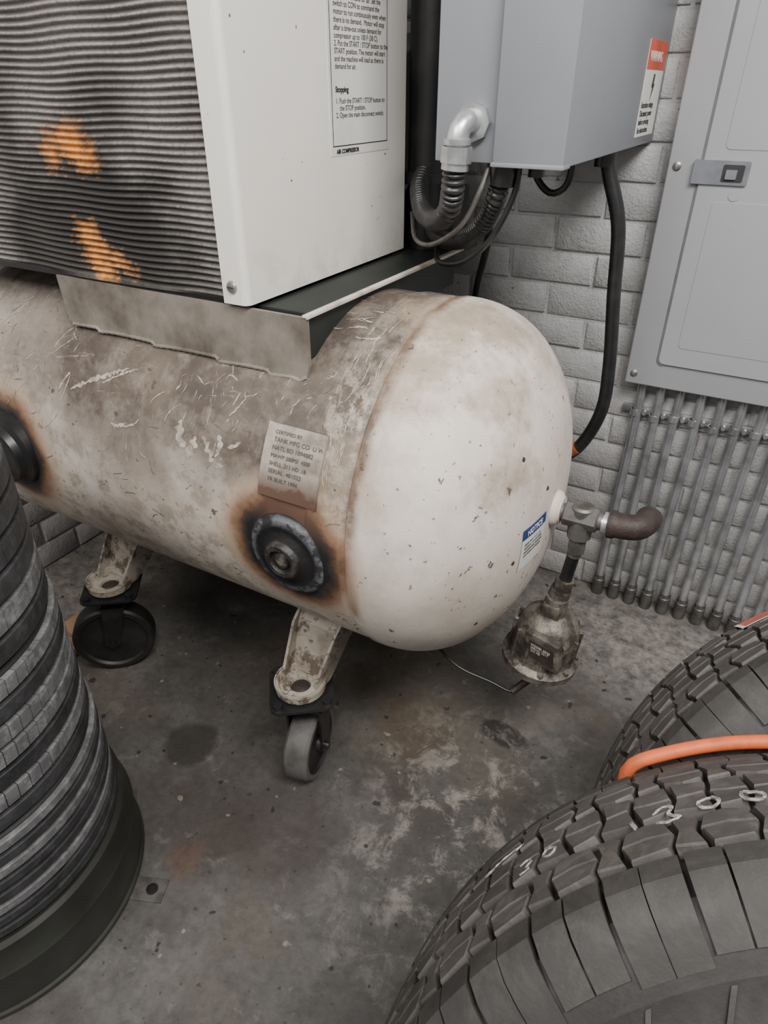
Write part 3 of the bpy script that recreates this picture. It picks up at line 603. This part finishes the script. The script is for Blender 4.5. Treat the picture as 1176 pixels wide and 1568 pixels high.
def offroad_tire(name,cen,ax,R,w,rim,N=44,phase=0.):
    E=empty(name); M=basis(cen,Vector(ax).orthogonal(),Vector(ax).cross(Vector(ax).orthogonal()),Vector(ax).normalized())
    h=w/2; dep=.011
    pr=body_profile(R,h,dep,rim); full=[(r,-z) for r,z in pr[::-1]]+pr[1:]
    bm=bmesh.new(); add_lathe(bm,full,cen,ax,n=120); finish(bm,'rubber_carcass',TIREB,E,ang=28)
    bm=bmesh.new(); bl=bmesh.new()
    Rf=lambda z:R-.010*(abs(z)/h)**2.2
    st=2*math.pi/N
    for k in range(N):
        t=k*st+phase; v=(k%3-1)*.05*st; zc=lambda f:f*h
        polyblock(bm,M,[(t+.03*st,zc(-.26)),(t+.46*st+v,zc(-.21)),(t+.52*st+v,zc(-.04)),(t+.27*st,zc(-.015)),(t+.0*st,zc(-.02))],Rf,dep)
        polyblock(bm,M,[(t+.0*st,zc(.01)),(t+.27*st,zc(.015)),(t+.52*st+v,zc(-.01)),(t+.44*st,zc(.22)),(t+.10*st,zc(.18))],Rf,dep)
        polyblock(bm,M,[(t+.53*st+v,zc(-.22)),(t+.95*st,zc(-.27)),(t+.92*st,zc(-.02)),(t+.60*st+v,zc(-.04))],Rf,dep)
        polyblock(bm,M,[(t+.60*st+v,zc(-.01)),(t+.92*st,zc(.01)),(t+1.02*st,zc(.19)),(t+.52*st,zc(.24))],Rf,dep)
        for s in (-1,1):
            u=t+(.45*st if s<0 else .15*st)
            polyblock(bm,M,[(u+.04*st,s*zc(.33)),(u+.30*st,s*zc(.29)),(u+.56*st,s*zc(.34)),(u+.64*st,s*zc(.48)),(u+.30*st,s*zc(.46)),(u-.03*st,s*zc(.48))],Rf,dep)
            polyblock(bm,M,[(u-.02*st,s*zc(.505)),(u+.30*st,s*zc(.485)),(u+.63*st,s*zc(.505)),(u+.56*st,s*zc(.66)),(u+.08*st,s*zc(.64))],Rf,dep)
            polyblock(bm,M,[(u+.63*st,s*zc(.35)),(u+.95*st,s*zc(.31)),(u+.90*st,s*zc(.48)),(u+1.0*st,s*zc(.63)),(u+.64*st,s*zc(.67)),(u+.72*st,s*zc(.48))],Rf,dep)
            ext=.060 if k%2 else .052
            sO=[(Rf(.73*h),s*.73*h),(Rf(.88*h)-.001,s*.90*h),(R-.020,s*1.0*h),(R-.036,s*1.055*h),(R-ext,s*1.105*h)]
            sI=[(R-dep-.006,s*.73*h),(R-dep-.010,s*.88*h),(R-.036,s*.96*h),(R-.05,s*1.02*h),(R-ext-.002,s*1.08*h)]
            sweepblock(bl,M,sO,sI,u+.02*st,u+.49*st,2,.05*st); sweepblock(bl,M,sO,sI,u+(.505 if k%2 else .52)*st,u+.95*st,2,.05*st)
            if k%2==0:
                for dq in (0,.9):
                    sO=[(R-.070,s*1.135*h),(R-.098,s*1.20*h)]; sI=[(R-.070,s*1.10*h),(R-.098,s*1.15*h)]
                    sweepblock(bl,M,sO,sI,u+dq*st,u+(dq+.08)*st,1,.35*st)
    finish(bm,'tread_blocks',TIREM,E,ang=28); finish(bl,'shoulder_blocks',TIREK,E,ang=28)
    return E,M,Rf
ya,ti=.196,.585
axs=Vector((math.sin(ya)*math.cos(ti),-math.cos(ya)*math.cos(ti),math.sin(ti)))
T1,M1,RF=offroad_tire('truck_tire',(.301,.273,.445),axs,.45,.25,.215)
T2,M2,RF=offroad_tire('truck_tire',(.418,.646,.445),axs,.45,.25,.215,phase=.05)
def tp(M,deg,zf,off=.001):
    z=zf*.125; r=RF(z)+off; a=math.radians(deg); return M@Vector((r*math.cos(a),r*math.sin(a),z))
def chalk(strokes,M,par):
    bm=bmesh.new()
    for st in strokes:
        pts=smooth_path([tp(M,a,z,-.0002) for a,z in st],.003); add_tube(bm,pts,.0011,6,rf=lambda i:.0008+.0006*abs(math.sin(i*.9)))
        pts=[p+Vector((.0012,.0018,.0002)) for p in pts[::1]]; add_tube(bm,pts,.0008,6,rf=lambda i:.0003+.0007*abs(math.sin(i*1.3+1)))
    finish(bm,'chalk_marks',CHALK,par)
chalk([[(256,.18),(254.8,.10),(253.9,.13),(254.5,.23),(253.5,.30),(254.8,.33),(255.9,.31)],[(251,.14),(249.6,.11),(249.1,.18),(249.8,.25),(251,.24),(251.3,.18),(251,.14)],[(246.5,.09),(245,.12),(244.6,.19),(245.4,.24),(246.5,.20),(246.8,.14),(246.5,.09)],[(258.6,.2),(258.2,.3)],
 [(272.6,.03),(271.4,.01),(271.1,.07),(271.8,.11),(271.3,.15),(272.5,.17)],[(269,.02),(268.1,.04),(267.8,.10),(268.5,.14),(269.3,.10),(269,.02)],[(279,-.3),(276,-.36),(273,-.38)]],M1,T1)
bm=bmesh.new(); g=[[bm.verts.new(tp(M2,265.5-8*i/6,-.80+.50*j/4,.0012)) for j in range(5)] for i in range(7)]
for i in range(6):
    for j in range(4): bm.faces.new((g[i][j],g[i+1][j],g[i+1][j+1],g[i][j+1]))
finish(bm,'tire_sticker',PAPER,T2)
for z0_,z1_ in ((-.76,-.64),(-.58,-.50),(-.46,-.36)):
    bm=bmesh.new(); g=[[bm.verts.new(tp(M2,264.8-6.5*i/6,z,.0018)) for z in (z0_,z1_)] for i in range(7)]
    for i in range(6): bm.faces.new((g[i][0],g[i+1][0],g[i+1][1],g[i][1]))
    finish(bm,'sticker_print',RED,T2)
OC=empty('orange_extension_cord')
cp=[tp(M1,a,z,o) for a,z,o in ((260.5,-1.25,-.05),(258.8,-1.10,-.010),(256.5,-1.0,.007),(252,-1.0,.009),(246,-1.03,.009),(240,-1.0,.009),(232,-.9,.010),(222,-.7,.010),(212,-.4,.010),(200,-.2,.010))]
tube('cord',cp,.0072,ORANGE,OC,n=14,step=.01)
# ribbed tires on drum
DR=empty('steel_drum'); dc=(-1.0,.27)
lathe('drum_shell',[(0,.0),(.255,.0),(.262,.004),(.262,.012),(.258,.016),(.258,.10),(.261,.108),(.257,.116),(.252,.155),(.252,.165),(.245,.172),(0,.168)],(*dc,0),(0,0,1),DRUM,DR,n=96)
bm=bmesh.new(); MM=basis((-.748,.385,0),(.92,.38,0),(-.38,.92,0))
add_box(bm,(-.05,-.022,0),(.045,.022,.004),.001,1,MM); add_box(bm,(-.052,-.022,0),(-.047,.022,.05),.001,1,MM)
finish(bm,'floor_tab',IRON,DR); bm=bmesh.new(); add_lathe(bm,[(0,.0045),(.007,.0045),(.0075,.007),(.011,.007),(.011,.004)],MM@Vector((.02,0,0)),(0,0,1),16); finish(bm,'tab_bolt_hole',BLACK,DR)
def rib_tire(z0,Rr,hh,nr,mats,sipe,gap=.12):
    E=empty('ribbed_tire'); c=(*dc,z0+hh/2); h=hh/2
    body=[(Rr-.10,-h*.97),(Rr-.03,-h),(Rr-.014,-h*.985),(Rr-.009,-h*.95)]
    tail=[(Rr-.009,h*.95),(Rr-.014,h*.985),(Rr-.03,h),(Rr-.10,h*.97),(Rr-.11,h*.75),(Rr-.04,h*.7),(Rr-.03,0),(Rr-.04,-h*.7),(Rr-.11,-h*.75),(Rr-.10,-h*.97)]
    bm=bmesh.new(); add_lathe(bm,body+tail,c,(0,0,1),n=120); finish(bm,'rubber_body',TIRES,E,ang=30)
    bms=[bmesh.new(),bmesh.new()]; M=Matrix.Translation(c); pit=1.94/nr; N=76; st=2*math.pi/N
    for i in range(nr):
        a=(-.97+pit*i+gap*pit)*h; b=(-.97+pit*(i+1)-gap*pit)*h; q=0 if mats[i]=='w' else 1
        if i in sipe:
            for k in range(N):
                t0=k*st; polyblock(bms[q],M,[(t0,a),(t0+st*.94,a),(t0+st*(.94+.10),b),(t0+st*.10,b)],lambda z:Rr,.011,.03)
        else:
            e=.0012; add_lathe(bms[q],[(Rr-.011,a),(Rr-.001,a),(Rr,a+e),(Rr,b-e),(Rr-.001,b),(Rr-.011,b)],c,(0,0,1),n=120)
    for b,m in zip(bms,(RIBW,RIBD)): finish(b,'tread_ribs',m,E,ang=30)
zz=.174
rib_tire(zz,.245,.205,8,'ddwddwdw',(),.16); zz+=.206
rib_tire(zz,.240,.250,7,'dwdwwdw',(1,3,4,6),.13); zz+=.251
rib_tire(zz,.236,.250,6,'dwdddd',(1,3),.11); zz+=.251
# scrap + red hose at the far end
WS=empty('wood_scrap'); box('board',(-1.47,.74,0),(-1.37,.86,.03),WOOD,WS,bev=.003); box('offcut',(-1.46,.77,.03),(-1.40,.84,.05),WOOD,WS,bev=.003)
RH=empty('red_air_hose'); tube('hose',[(-1.40,.655,.86),(-1.36,.66,.74),(-1.32,.662,.64),(-1.30,.668,.54),(-1.288,.67,.424),(-1.30,.65,.2),(-1.34,.62,.008),(-1.42,.55,.008),(-1.5,.5,.008)],.0075,ORANGE,RH,n=10)
# ---------------------------------------------------------------- lights, world, camera
w=D.worlds.new('world'); SC.world=w; w.use_nodes=True; w.node_tree.nodes['Background'].inputs[0].default_value=(1,.985,.965,1); w.node_tree.nodes['Background'].inputs[1].default_value=.45
def area(name,loc,tgt,size,power,col=(1,.97,.94)):
    l=D.lights.new(name,'AREA'); l.shape='RECTANGLE'; l.size=size[0]; l.size_y=size[1]; l.energy=power; l.color=col
    o=D.objects.new(name,l); SC.collection.objects.link(o); o.location=loc; o.rotation_euler=(Vector(tgt)-Vector(loc)).to_track_quat('-Z','Y').to_euler()
area('ceiling_light',(.7,.0,2.7),(-.4,1.0,.5),(1.4,.5),82)
area('ceiling_light_far',(-.8,-1.2,2.8),(-.7,1.0,.7),(1.6,.6),50)
cam=D.cameras.new('camera'); co=D.objects.new('camera',cam); SC.collection.objects.link(co); SC.camera=co
cam.sensor_fit='VERTICAL'; cam.sensor_height=36; cam.lens=36*1032/1568; cam.clip_start=.01
co.location=(0,0,1.3); co.rotation_euler=(math.radians(90)-math.atan(654/1032),0,math.radians(29.46))
